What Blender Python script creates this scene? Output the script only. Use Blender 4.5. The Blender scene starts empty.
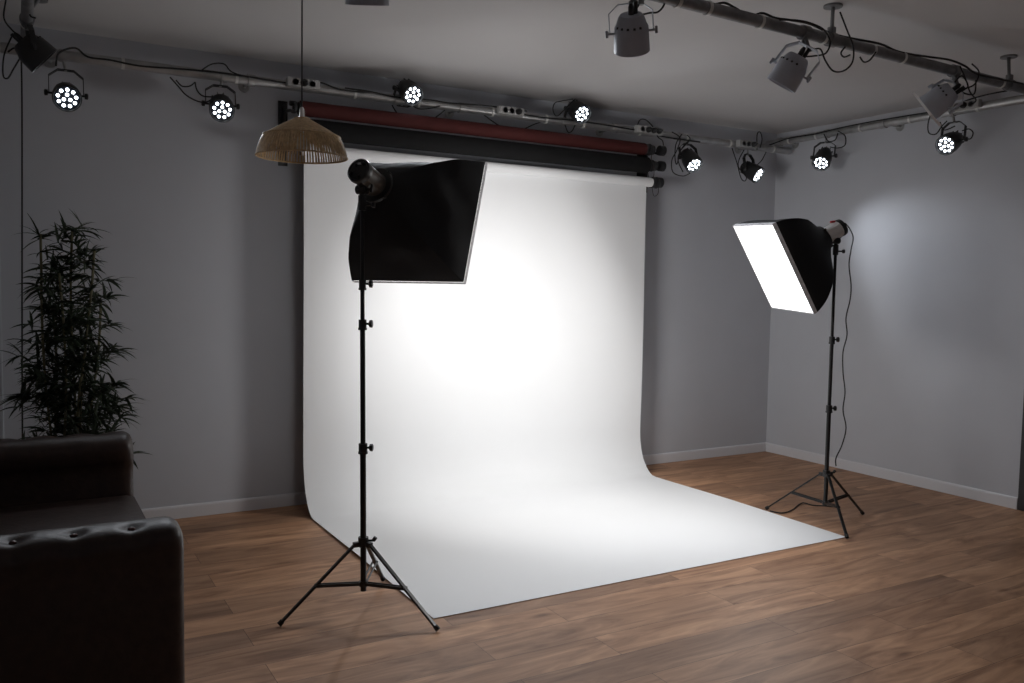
import bpy, bmesh, math, random
from mathutils import Vector, Matrix, noise

scene = bpy.context.scene
C = scene.collection
random.seed(7)
PI = math.pi

# ------------------------------------------------------------------ camera
cam_data = bpy.data.cameras.new('camera')
cam = bpy.data.objects.new('camera', cam_data)
C.objects.link(cam)
def cam_basis(yaw, pitch, roll):
    f = Vector((math.sin(yaw)*math.cos(pitch), math.cos(yaw)*math.cos(pitch), math.sin(pitch)))
    r0 = f.cross(Vector((0, 0, 1))).normalized(); u0 = r0.cross(f)
    return r0*math.cos(roll)+u0*math.sin(roll), -r0*math.sin(roll)+u0*math.cos(roll), f
r_, u_, f_ = cam_basis(math.radians(30.035), math.radians(-3.737), math.radians(0.949))
M = Matrix(((r_.x, u_.x, -f_.x, -5.9255), (r_.y, u_.y, -f_.y, -5.5614), (r_.z, u_.z, -f_.z, 1.4779), (0, 0, 0, 1)))
cam.matrix_world = M
cam_data.sensor_width = 36.0
cam_data.lens = 855.78/1024*36.0
cam_data.clip_start = 0.02
scene.camera = cam

# ------------------------------------------------------------------ world, exposure
world = bpy.data.worlds.new('world'); scene.world = world
world.use_nodes = True
world.node_tree.nodes['Background'].inputs[0].default_value = (0.5, 0.6, 0.8, 1)
world.node_tree.nodes['Background'].inputs[1].default_value = 0.02
scene.view_settings.view_transform = 'Standard'
scene.view_settings.look = 'None'
scene.view_settings.gamma = 1.0
scene.view_settings.use_curve_mapping = False
scene.view_settings.exposure = 0.0

SOFT_1 = 14.0       # watts of the lamp behind the near softbox cloth
SOFT_2 = 16.5       # watts of the lamp behind the far softbox cloth
PAR_BEAM = [(20, 95), (32, 100), (70, 92), (70, 92), (12, 80), (50, 58), (8, 75), (3, 75)]    # watts and cone of each led spotlight

H = 2.872           # ceiling height
XL = -7.3           # left wall
YF = -7.2           # wall behind the camera

# ------------------------------------------------------------------ materials
def new_mat(name):
    m = bpy.data.materials.new(name); m.use_nodes = True
    nt = m.node_tree
    return m, nt, nt.nodes['Principled BSDF']
def mat(name, col, rough=0.6, metal=0.0, spec=0.5, var=0.0, scale=20.0, bump=0.0, emit=None, es=0.0, sheen=0.0):
    m, nt, b = new_mat(name)
    b.inputs['Base Color'].default_value = (*col, 1)
    b.inputs['Roughness'].default_value = rough
    b.inputs['Metallic'].default_value = metal
    b.inputs['Specular IOR Level'].default_value = spec
    if sheen: b.inputs['Sheen Weight'].default_value = sheen
    if emit:
        b.inputs['Emission Color'].default_value = (*emit, 1)
        b.inputs['Emission Strength'].default_value = es
    if var or bump:
        tc = nt.nodes.new('ShaderNodeTexCoord')
        n = nt.nodes.new('ShaderNodeTexNoise'); n.inputs['Scale'].default_value = scale
        n.inputs['Detail'].default_value = 5
        nt.links.new(tc.outputs['Object'], n.inputs['Vector'])
        if var:
            r = nt.nodes.new('ShaderNodeValToRGB')
            r.color_ramp.elements[0].position = .3; r.color_ramp.elements[1].position = .7
            r.color_ramp.elements[0].color = (*[c*(1-var) for c in col], 1)
            r.color_ramp.elements[1].color = (*[min(1, c*(1+var)) for c in col], 1)
            nt.links.new(n.outputs['Fac'], r.inputs[0]); nt.links.new(r.outputs[0], b.inputs['Base Color'])
        if bump:
            bp = nt.nodes.new('ShaderNodeBump'); bp.inputs['Strength'].default_value = bump
            bp.inputs['Distance'].default_value = .01
            nt.links.new(n.outputs['Fac'], bp.inputs['Height']); nt.links.new(bp.outputs[0], b.inputs['Normal'])
    return m

MT = {}
MT['wall'] = mat('wall_paint', (0.51, 0.525, 0.565), .75, var=.02, scale=3, bump=.05)
MT['ceiling'] = mat('ceiling_paint', (0.56, 0.55, 0.55), .85, var=.015, scale=2)
MT['base'] = mat('baseboard_paint', (0.66, 0.66, 0.69), .45)
MT['paper'] = mat('seamless_paper', (0.86, 0.87, 0.88), .55, spec=.3, var=.012, scale=1.3)
MT['black_paper'] = mat('black_paper', (0.009, 0.009, 0.0095), .9, spec=.2, var=.1)
MT['red_paper'] = mat('oxblood_paper', (0.065, 0.014, 0.013), .8, spec=.25, var=.08)
MT['black'] = mat('black_plastic', (0.015, 0.015, 0.016), .42)
MT['black_metal'] = mat('black_metal', (0.016, 0.016, 0.017), .35, metal=.3)
MT['black_fabric'] = mat('black_fabric', (0.019, 0.020, 0.022), .75, spec=.25, bump=.25, scale=9)
MT['rubber'] = mat('rubber', (0.012, 0.012, 0.012), .7)
MT['hem'] = mat('silver_grey_hem', (0.62, 0.62, 0.65), .6, var=.25, scale=40)
MT['silver'] = mat('brushed_silver', (0.85, 0.84, 0.83), .38, metal=.1, var=.05)
MT['grey_housing'] = mat('taupe_housing', (0.13, 0.12, 0.105), .5)
MT['galv'] = mat('galvanised_tube', (0.40, 0.40, 0.40), .38, metal=.75, var=.15, scale=15)
MT['dark_galv'] = mat('weathered_tube', (0.22, 0.22, 0.225), .5, metal=.7, var=.2, scale=15)
MT['can_grey'] = mat('grey_enamel', (0.40, 0.42, 0.47), .45, var=.05)
MT['white_plastic'] = mat('white_plastic', (0.38, 0.38, 0.375), .4)
MT['tape'] = mat('clear_tie', (0.62, 0.62, 0.60), .4)
MT['rattan'] = mat('rattan', (0.50, 0.35, 0.19), .65, var=.25, scale=60)
MT['leather'] = mat('dark_brown_leather', (0.030, 0.0165, 0.013), .45, spec=.5, var=.25, scale=30, bump=.25)
MT['button'] = mat('oxblood_button', (0.07, 0.018, 0.014), .4)
MT['leaf'] = mat('bamboo_leaf', (0.020, 0.034, 0.016), .6, var=.35, scale=12)
MT['stem'] = mat('bamboo_stem', (0.12, 0.11, 0.055), .55, var=.2)
MT['pot'] = mat('dark_pot', (0.03, 0.028, 0.027), .5)
MT['soil'] = mat('soil', (0.03, 0.02, 0.014), .95, var=.3, scale=60, bump=.6)
MT['door'] = mat('dark_door', (0.03, 0.03, 0.033), .45)
MT['frame'] = mat('pale_frame', (0.55, 0.58, 0.62), .4)
MT['red_plastic'] = mat('red_plastic', (0.5, 0.03, 0.03), .4)
MT['led'] = mat('white_led', (1, 1, 1), .3, emit=(0.86, 0.93, 1.0), es=6)
MT['lens'] = mat('lens_plate', (0.03, 0.035, 0.045), .25)
MT['diff1'] = mat('diffuser_cloth', (.8, .8, .8), .6, emit=(1.0, 0.985, 0.97), es=3.0)
MT['diff2'] = mat('diffuser_cloth_far', (.8, .8, .8), .6, emit=(1.0, 0.985, 0.98), es=3.0)
MT['bulb'] = mat('opal_bulb', (0.55, 0.54, 0.5), .25)
g, nt, b = new_mat('window_glass'); b.inputs['Transmission Weight'].default_value = 1; b.inputs['Roughness'].default_value = .02; MT['glass'] = g

def floor_mat():
    m, nt, b = new_mat('oak_laminate')
    N, Lk = nt.nodes.new, nt.links.new
    tc = N('ShaderNodeTexCoord')
    br = N('ShaderNodeTexBrick')
    br.offset = .37; br.offset_frequency = 2
    br.inputs['Scale'].default_value = 1
    br.inputs['Brick Width'].default_value = 1.28
    br.inputs['Row Height'].default_value = .192
    br.inputs['Mortar Size'].default_value = .0011
    br.inputs['Mortar Smooth'].default_value = .3
    br.inputs['Bias'].default_value = 0
    br.inputs['Color1'].default_value = (0, 0, 0, 1); br.inputs['Color2'].default_value = (1, 1, 1, 1)
    br.inputs['Mortar'].default_value = (.5, .5, .5, 1)
    Lk(tc.outputs['Object'], br.inputs['Vector'])
    # shift the grain per plank
    mul = N('ShaderNodeVectorMath'); mul.operation = 'MULTIPLY_ADD'
    Lk(br.outputs['Color'], mul.inputs[0]); mul.inputs[1].default_value = (3, 7, 5)
    Lk(tc.outputs['Object'], mul.inputs[2])
    mp = N('ShaderNodeMapping'); mp.inputs['Scale'].default_value = (1.5, 9, 1)
    Lk(mul.outputs[0], mp.inputs[0])
    n1 = N('ShaderNodeTexNoise'); n1.inputs['Scale'].default_value = 1.25; n1.inputs['Detail'].default_value = 8; n1.inputs['Roughness'].default_value = .62; n1.inputs['Distortion'].default_value = 1.1
    Lk(mp.outputs[0], n1.inputs['Vector'])
    ramp = N('ShaderNodeValToRGB')
    ramp.color_ramp.elements[0].position = .28; ramp.color_ramp.elements[0].color = (.20, .100, .055, 1)
    ramp.color_ramp.elements[1].position = .72; ramp.color_ramp.elements[1].color = (.56, .335, .205, 1)
    e = ramp.color_ramp.elements.new(.5); e.color = (.38, .215, .128, 1)
    Lk(n1.outputs['Fac'], ramp.inputs[0])
    mix = N('ShaderNodeMix'); mix.data_type = 'RGBA'; mix.blend_type = 'MULTIPLY'; mix.inputs[0].default_value = 1
    r2 = N('ShaderNodeValToRGB'); r2.color_ramp.elements[0].color = (.78, .76, .75, 1); r2.color_ramp.elements[1].color = (1.18, 1.14, 1.08, 1)
    Lk(br.outputs['Color'], r2.inputs[0]); Lk(ramp.outputs[0], mix.inputs[6]); Lk(r2.outputs[0], mix.inputs[7])
    mix2 = N('ShaderNodeMix'); mix2.data_type = 'RGBA'; Lk(br.outputs['Fac'], mix2.inputs[0]); Lk(mix.outputs[2], mix2.inputs[6]); mix2.inputs[7].default_value = (.05, .03, .02, 1)
    # knots
    mk = N('ShaderNodeMapping'); mk.inputs['Scale'].default_value = (1.2, 3.2, 1); Lk(mul.outputs[0], mk.inputs[0])
    vo = N('ShaderNodeTexVoronoi'); vo.inputs['Scale'].default_value = 1.6; Lk(mk.outputs[0], vo.inputs['Vector'])
    kr = N('ShaderNodeValToRGB'); kr.color_ramp.elements[0].position = .03; kr.color_ramp.elements[0].color = (.5, .44, .4, 1); kr.color_ramp.elements[1].position = .13; kr.color_ramp.elements[1].color = (1, 1, 1, 1)
    Lk(vo.outputs['Distance'], kr.inputs[0])
    mix3 = N('ShaderNodeMix'); mix3.data_type = 'RGBA'; mix3.blend_type = 'MULTIPLY'; mix3.inputs[0].default_value = 1
    Lk(mix2.outputs[2], mix3.inputs[6]); Lk(kr.outputs[0], mix3.inputs[7])
    Lk(mix3.outputs[2], b.inputs['Base Color'])
    b.inputs['Roughness'].default_value = .5; b.inputs['Specular IOR Level'].default_value = .3
    bp = N('ShaderNodeBump'); bp.inputs['Strength'].default_value = .15; bp.inputs['Distance'].default_value = .004
    Lk(n1.outputs['Fac'], bp.inputs['Height']); Lk(bp.outputs[0], b.inputs['Normal'])
    return m
MT['floor'] = floor_mat()

# ------------------------------------------------------------------ helpers
def V(*a): return Vector(a[0]) if len(a) == 1 else Vector(a)
def frame(n, up=(0, 0, 1)):
    n = V(n).normalized(); s = n.cross(V(up))
    if s.length < 1e-4: s = n.cross(Vector((0, 1, 0)))
    s.normalize(); return s, s.cross(n), n      # right, up, forward
def bx(bm, c, size, rot=None, bevel=0.0):
    mt = Matrix.Translation(V(c)) @ (rot.to_4x4() if rot else Matrix()) @ Matrix.Diagonal((*size, 1))
    r = bmesh.ops.create_cube(bm, size=1, matrix=mt)
    if bevel:
        es = list({e for v in r['verts'] for e in v.link_edges})
        bmesh.ops.bevel(bm, geom=es, offset=bevel, segments=2, affect='EDGES', profile=.6)
def bx2(bm, a, b, bevel=0.0):
    a, b = V(a), V(b); bx(bm, (a+b)/2, [abs(x) for x in (b-a)], bevel=bevel)
def loft(bm, rings, cap0=True, cap1=True, closed=True):
    vs = [[bm.verts.new(p) for p in r] for r in rings]
    n = len(vs[0])
    for i in range(len(vs)-1):
        for j in range(n if closed else n-1):
            k = (j+1) % n
            try: bm.faces.new((vs[i][j], vs[i][k], vs[i+1][k], vs[i+1][j]))
            except ValueError: pass
    if closed and cap0: bm.faces.new(list(reversed(vs[0])))
    if closed and cap1: bm.faces.new(vs[-1])
    return vs
def circ(c, s, u, r, n=24, a0=0.0):
    return [V(c)+s*math.cos(a0+2*PI*k/n)*r+u*math.sin(a0+2*PI*k/n)*r for k in range(n)]
def cyl(bm, a, b, r, r2=None, n=16):
    a, b = V(a), V(b); s, u, f = frame(b-a)
    loft(bm, [circ(a, s, u, r, n), circ(b, s, u, r if r2 is None else r2, n)])
def lathe(bm, o, axis, prof, n=32, cap0=True, cap1=True):
    """prof: (distance along axis, radius)"""
    s, u, f = frame(axis); o = V(o)
    loft(bm, [circ(o+f*d, s, u, max(r, 1e-4), n) for d, r in prof], cap0, cap1)
def smooth_path(pts, sub=6):
    P = [V(p) for p in pts]
    if len(P) < 3: return P
    out = []
    for i in range(len(P)-1):
        p0 = P[i-1] if i else P[0]; p1 = P[i]; p2 = P[i+1]; p3 = P[i+2] if i+2 < len(P) else P[-1]
        for k in range(sub):
            t = k/sub
            out.append(.5*((2*p1)+(p2-p0)*t+(2*p0-5*p1+4*p2-p3)*t*t+(3*p1-p0-3*p2+p3)*t**3))
    out.append(P[-1]); return out
def tube(bm, pts, r, n=8, sub=6, smooth=True):
    P = smooth_path(pts, sub) if smooth else [V(p) for p in pts]
    P = [p for i, p in enumerate(P) if i == 0 or (p-P[i-1]).length > 1e-5]
    t = (P[1]-P[0]).normalized(); s, u, _ = frame(t)
    rings = []
    for i, p in enumerate(P):
        d = (P[min(i+1, len(P)-1)]-P[max(i-1, 0)])
        if d.length < 1e-7: d = t
        d.normalize()
        q = t.rotation_difference(d); s = q @ s; u = q @ u; t = d
        rings.append(circ(p, s, u, r, n))
    loft(bm, rings)
def ring(bm, c, axis, R, r, n=32, m=8):
    s, u, f = frame(axis); c = V(c); rings = []
    for i in range(n):
        a = 2*PI*i/n; d = s*math.cos(a)+u*math.sin(a)
        rings.append([c+d*(R+r*math.cos(2*PI*j/m))+f*r*math.sin(2*PI*j/m) for j in range(m)])
    rings.append(rings[0]); loft(bm, rings, False, False)
    bmesh.ops.remove_doubles(bm, verts=bm.verts, dist=1e-6)
def obj(name, bm, m, parent=None, smooth=True, solid=0.0, sub=0):
    bmesh.ops.recalc_face_normals(bm, faces=bm.faces)
    me = bpy.data.meshes.new(name); bm.to_mesh(me); bm.free()
    me.materials.append(MT[m] if isinstance(m, str) else m)
    o = bpy.data.objects.new(name, me); C.objects.link(o)
    if smooth:
        for p in me.polygons: p.use_smooth = True
        try: me.set_sharp_from_angle(angle=math.radians(40))
        except Exception: pass
    if solid:
        md = o.modifiers.new('solid', 'SOLIDIFY'); md.thickness = solid; md.offset = 0
    if sub:
        md = o.modifiers.new('sub', 'SUBSURF'); md.levels = sub; md.render_levels = sub
    if parent:
        o.parent = parent
        o.matrix_parent_inverse = base_of(parent).inverted()
    return o
def base_of(o):
    # world matrix of an object that has only a location and unscaled parents
    m = o.matrix_basis.copy()
    if o.parent: m = base_of(o.parent) @ o.matrix_parent_inverse @ m
    return m
def new(): return bmesh.new()
def thing(name, label, cat, loc=(0, 0, 0), group=None):
    o = bpy.data.objects.new(name, None); C.objects.link(o)
    o.location = loc; o.empty_display_size = .1
    return tag(o, label, cat, group)
def tag(o, label, cat, group=None):
    o['label'] = label; o['category'] = cat
    if group: o['group'] = group
    return o
def struct(name, bm, m, parent=None, **k):
    o = obj(name, bm, m, parent, **k)
    if not parent: o['kind'] = 'structure'
    return o

# ------------------------------------------------------------------ the room
bm = new(); bx2(bm, (XL-.1, YF-.1, -.1), (.1, .1, 0)); struct('floor', bm, 'floor', smooth=False)
bm = new(); bx2(bm, (XL-.1, YF-.1, H), (.1, .1, H+.1)); struct('ceiling', bm, 'ceiling', smooth=False)
bm = new(); bx2(bm, (-6.06, 0, 0), (.1, .1, H)); bx2(bm, (XL-.1, 0, 2.15), (-6.06, .1, H)); bx2(bm, (XL-.1, 0, 0), (-7.05, .1, 2.15))
struct('wall_back', bm, 'wall', smooth=False)
bm = new(); bx2(bm, (0, -2.295, 0), (.1, 0, H)); bx2(bm, (0, -3.215, 2.08), (.1, -2.295, H)); bx2(bm, (0, YF, 0), (.1, -3.215, H))
struct('wall_right', bm, 'wall', smooth=False)
bm = new(); bx2(bm, (XL-.1, YF, 0), (XL, 0, H)); struct('wall_left', bm, 'wall', smooth=False)
bm = new(); bx2(bm, (XL-.1, YF-.1, 0), (.1, YF, H)); struct('wall_front', bm, 'wall', smooth=False)

def baseboard(name, a, b, n):
    # a skirting board with a small rounded top, along a->b, thickness towards n
    a, b, n = V(a), V(b), V(n); z = Vector((0, 0, 1))
    prof = [(0.0005, 0), (.013, 0), (.013, .068), (.011, .076), (.007, .081), (0.0005, .082)]
    bm = new(); loft(bm, [[p+n*d+z*h for d, h in prof] for p in (a, b)]); struct(name, bm, 'base', smooth=False)
baseboard('baseboard_back', (-5.98, 0, 0.001), (-.014, 0, 0.001), (0, -1, 0))
baseboard('baseboard_right', (0, -2.29, 0.001), (0, -.0005, 0.001), (-1, 0, 0))
baseboard('baseboard_left', (XL, YF+.02, 0.001), (XL, -.02, 0.001), (1, 0, 0))

# dark door in the right wall
d = thing('door_1', 'dark door in the right wall at the edge of the photo', 'door', (0.03, -2.755, 0)); del d['label'], d['category']; d['kind'] = 'structure'
bm = new(); bx2(bm, (.015, -3.155, .008), (.06, -2.355, 2.02), .003)
for z0, z1 in ((.2, .9), (1.05, 1.85)):
    bx2(bm, (.006, -3.035, z0), (.016, -2.475, z1), .004)
obj('door_leaf', bm, 'door', d, smooth=False)
bm = new(); bx2(bm, (-.012, -2.355, 0.001), (.1, -2.295, 2.08), .003); bx2(bm, (-.012, -3.215, 0.001), (.1, -3.155, 2.08), .003); bx2(bm, (-.012, -3.215, 2.02), (.1, -2.295, 2.085), .003)
obj('door_frame', bm, 'door', d, smooth=False)
bm = new(); cyl(bm, (.015, -2.425, 1.02), (-.04, -2.425, 1.02), .009); cyl(bm, (-.04, -2.415, 1.02), (-.04, -2.545, 1.02), .009); cyl(bm, (.015, -2.425, 1.02), (.010, -2.425, 1.02), .026, n=24)
obj('door_handle', bm, 'galv', d)

# glazed door in the back wall, behind the plant
d = thing('window_1', '', 'window', (-6.55, .05, 0)); del d['label'], d['category']; d['kind'] = 'structure'
bm = new()
bx2(bm, (-6.06, -.012, 0.001), (-6.005, .06, 2.15), .004); bx2(bm, (-7.05, -.012, 0.001), (-6.99, .06, 2.15), .004)
bx2(bm, (-7.05, -.012, 2.09), (-6.0, .06, 2.15), .004); bx2(bm, (-6.99, .0, 0.001), (-6.06, .06, .09), .004)
bx2(bm, (-6.99, .0, 1.0), (-6.06, .05, 1.05), .004)
obj('window_frame', bm, 'frame', d, smooth=False)
bm = new(); bx2(bm, (-6.99, .025, .09), (-6.06, .031, 2.09)); obj('pane', bm, 'glass', d, smooth=False)

# ------------------------------------------------------------------ scaffold tubes under the ceiling
def pipe(name, label, a, b, r, m, ties, hangers, wall=None):
    a, b = V(a), V(b); o = thing(name, label, 'pipe', (a+b)/2)
    bm = new(); s, u, f = frame(b-a)
    loft(bm, [circ(a, s, u, r*.8, 24), circ(a, s, u, r, 24), circ(b, s, u, r, 24), circ(b, s, u, r*.8, 24)]); obj('tube', bm, m, o)
    L = (b-a).length
    for t in ties:
        p = a+(b-a)*t; bm = new()
        cyl(bm, p-f*.008, p+f*.008, r+.0035, n=24); obj('cable_tie', bm, 'tape', o)
    for t in hangers:
        p = a+(b-a)*t; bm = new()
        cyl(bm, p-f*.022, p+f*.022, r+.007, n=24)
        if wall:
            w = V(wall); q = p+w*(.199-.004); cyl(bm, p+w*r, q, .010, n=12); cyl(bm, q-w*.006, q, .035, n=24)
            obj('wall_bracket', bm, m, o); continue
        cp = V(p.x, p.y, H)+V(.05, .04, 0)
        cyl(bm, p+V(0, 0, r), cp-V(0, 0, .008), .009, n=12)
        cyl(bm, cp-V(0, 0, .010), cp, .045, n=24)
        bx(bm, p+V(0, 0, r+.018), (.03, .03, .03), bevel=.004)
        obj('ceiling_hanger', bm, m, o)
    return o
pipe('lighting_pipe', 'galvanised tube running along the top of the back wall', (-5.98, -.2, 2.69), (-.06, -.2, 2.69), .029, 'galv', (.10, .205, .33, .405, .50, .575, .63, .72, .80, .88, .965), (.04, .22, .46, .68, .93), wall=(0, 1, 0))
pipe('lighting_pipe', 'galvanised tube running along the top of the right wall', (-.2, -.05, 2.752), (-.2, -2.9, 2.752), .029, 'galv', (.10, .2, .35, .5, .68, .8), (.06, .42, .86), wall=(1, 0, 0))
pipe('lighting_pipe', 'thick dark tube crossing the ceiling at upper right with grey spotlights under it', (-6.3, -2.80, 2.69), (-.06, -2.575, 2.69), .027, 'dark_galv', (.30, .45, .478, .53, .60, .66, .70, .78, .85), (.06, .34, .61, .865))
pipe('lighting_pipe', 'dark tube end in the top left corner of the photo', (-5.86, -.1, 2.752), (-5.86, -2.9, 2.752), .027, 'dark_galv', (.15, .5), (.18, .7))

def power_strip(label, c, d, n_sock, plugs):
    """socket block strapped under/over a tube; d = direction along the tube"""
    c, d = V(c), V(d).normalized(); o = thing('power_strip', label, 'power strip', c)
    s, u, f = frame(d); rot = Matrix((d, s, Vector((0, 0, 1)))).transposed()
    L = .055*n_sock+.04
    bm = new(); bx(bm, c, (L, .045, .055), rot, .006); obj('housing', bm, 'white_plastic', o)
    side = -1 if abs(d.x) > .5 else 1
    toward = s if (s.dot(Vector((-6, -5.5, 1.4))-c) > 0) else -s
    for i in range(n_sock):
        p = c+d*((i-(n_sock-1)/2)*.052)+toward*.0225
        bm = new()
        if i in plugs:
            lathe(bm, p, toward, [(0, .022), (.02, .021), (.034, .013), (.045, .006)], 20); obj('plug', bm, 'black', o)
        else:
            lathe(bm, p, toward, [(0, .021), (.003, .021), (.0035, .018), (-.004, .016)], 20); obj('socket', bm, 'dark_galv', o)
power_strip('white socket block on the back tube above the rattan lamp', (-4.375, -.252, 2.70), (1, 0, 0), 3, (1,))
power_strip('white socket block with one plug above the middle of the red roll', (-2.90, -.252, 2.70), (1, 0, 0), 3, (2,))
power_strip('white socket block with three plugs above the right ends of the rolls', (-1.66, -.252, 2.695), (1, 0, 0), 4, (1, 2, 3))
power_strip('socket block with a black plug where the back tube meets the corner', (-.62, -.252, 2.69), (1, 0, 0), 3, (2,))
power_strip('grey socket block with black plug on the right tube beside the rightmost led spotlight', (-.252, -1.93, 2.765), (0, 1, 0), 3, (1,))

# ------------------------------------------------------------------ led spotlights
def led_par(label, P, n, pipe_pt, beam):
    P, n = V(P), V(n).normalized(); pp = V(pipe_pt)
    R, Lb = .071, .165
    o = thing('led_spotlight', label, 'spotlight', pp, 'small black led spotlights on the tubes')
    s, u, f = frame(n)
    bc = P-f*.085
    bm = new()
    lathe(bm, P, -f, [(-.012, R-.004), (-.012, R), (.0, R+.002), (.012, R), (.05, R-.001), (.09, R-.006), (.125, R-.018), (.152, .042), (Lb, .036), (Lb, .01)], 36, cap0=False)
    lathe(bm, P, -f, [(-.012, R-.004), (.006, R-.008), (.007, .01)], 36, cap0=False)
    for k in range(10):                                     # cooling fins at the back
        a = 2*PI*k/10; dirv = s*math.cos(a)+u*math.sin(a)
        rr = Matrix((dirv, f.cross(dirv), f)).transposed()
        bx(bm, P-f*.122+dirv*.050, (.016, .004, .05), rr)
    obj('housing', bm, 'black', o)
    bm = new(); lathe(bm, P-f*.004, f, [(0, R-.009), (.002, R-.009)], 36); ln = obj('lens', bm, 'lens', o)
    first = None
    spots = [(.0175, PI/2+2*PI*k/3) for k in range(3)]+[(.0445, 2*PI*k/9+.2) for k in range(9)]
    for rad, a in spots:
        q = P-f*.002+(s*math.cos(a)+u*math.sin(a))*rad
        bm = new(); lathe(bm, q, f, [(0, .0090), (.004, .0085), (.007, .006), (.008, .001)], 14)
        obj('led', bm, 'led', ln)
    # yoke: arms at both sides, bridge towards the tube
    side = s
    upv = (pp-bc); upv -= side*upv.dot(side); upv.normalize()
    piv = bc; hh = min(max((pp-bc).length*.62, .12), .17)
    a0 = piv-side*(R+.013); b0 = piv+side*(R+.013)
    pts = [a0, a0+upv*hh*.72, a0+upv*hh+side*.045, b0+upv*hh-side*.045, b0+upv*hh*.72, b0]
    bm = new(); w = upv.cross(side).normalized()
    rings = []
    for i, p in enumerate(pts):
        dd = (pts[min(i+1, 5)]-pts[max(i-1, 0)]).normalized(); nn = dd.cross(w).normalized()
        rings.append([p+w*.013+nn*.002, p-w*.013+nn*.002, p-w*.013-nn*.002, p+w*.013-nn*.002])
    loft(bm, rings); obj('yoke', bm, 'black_metal', o, smooth=False)
    for sg in (-1, 1):
        p = piv+side*sg*(R-.004)
        bm = new(); cyl(bm, p, p+side*sg*.032, .006, n=10); lathe(bm, p+side*sg*.022, side*sg, [(0, .016), (.014, .017), (.018, .012)], 12); obj('knob', bm, 'black', o)
    top = piv+upv*hh
    bm = new(); cyl(bm, top-upv*.005, top+(pp-top)*.9, .008, n=10)
    horiz = Vector((1, 0, 0)) if abs(pp.y+.2) < .01 else Vector((0, 1, 0))
    cyl(bm, pp-horiz*.018, pp+horiz*.018, .0345, n=20); obj('clamp', bm, 'galv', o)
    ld = bpy.data.lights.new('led_beam', 'SPOT'); ld.energy = beam[0]; ld.color = (.88, .93, 1.0); ld.spot_size = math.radians(beam[1]); ld.spot_blend = 1.0; ld.shadow_soft_size = .05
    lo = bpy.data.objects.new('led_beam', ld); C.objects.link(lo)
    lo.parent = o; Z = -f; X = s; Y = Z.cross(X)
    q = P+f*.022
    wm = Matrix(((X.x, Y.x, Z.x, q.x), (X.y, Y.y, Z.y, q.y), (X.z, Y.z, Z.z, q.z), (0, 0, 0, 1)))
    lo.matrix_basis = wm; lo.matrix_parent_inverse = o.matrix_basis.inverted()
    return o
PARS = [
 ('black led spotlight hanging at the far left end of the back tube, above the plant', (-5.676, -.32, 2.442), (-.006, -.92, -.393), (-5.69, -.2, 2.69)),
 ('black led spotlight hanging from the back tube left of the rattan pendant lamp', (-4.873, -.32, 2.471), (-.087, -.858, -.507), (-4.84, -.2, 2.69)),
 ('black led spotlight standing above the back tube, right of the rattan lamp cord', (-3.671, -.32, 2.706), (.074, -.841, -.536), (-3.74, -.2, 2.69)),
 ('black led spotlight standing above the back tube over the right part of the red roll', (-2.337, -.32, 2.734), (-.005, -.866, -.5), (-2.42, -.2, 2.69)),
 ('black led spotlight hanging beside the right ends of the backdrop rolls', (-1.252, -.32, 2.458), (-.025, -.704, -.71), (-1.30, -.2, 2.69)),
 ('black led spotlight hanging from the back tube close to the room corner', (-.547, -.32, 2.434), (.25, -.75, -.50), (-.55, -.2, 2.69)),
 ('black led spotlight hanging from the right tube, first from the corner', (-.3, -.756, 2.504), (-.666, -.274, -.694), (-.2, -.72, 2.752)),
 ('black led spotlight hanging from the right tube at the far right, facing left', (-.3, -1.83, 2.506), (-.908, -.045, -.417), (-.2, -1.80, 2.752)),
]
for (l, P, n, pp), beam in zip(PARS, PAR_BEAM): led_par(l, P, n, pp, beam)

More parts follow.
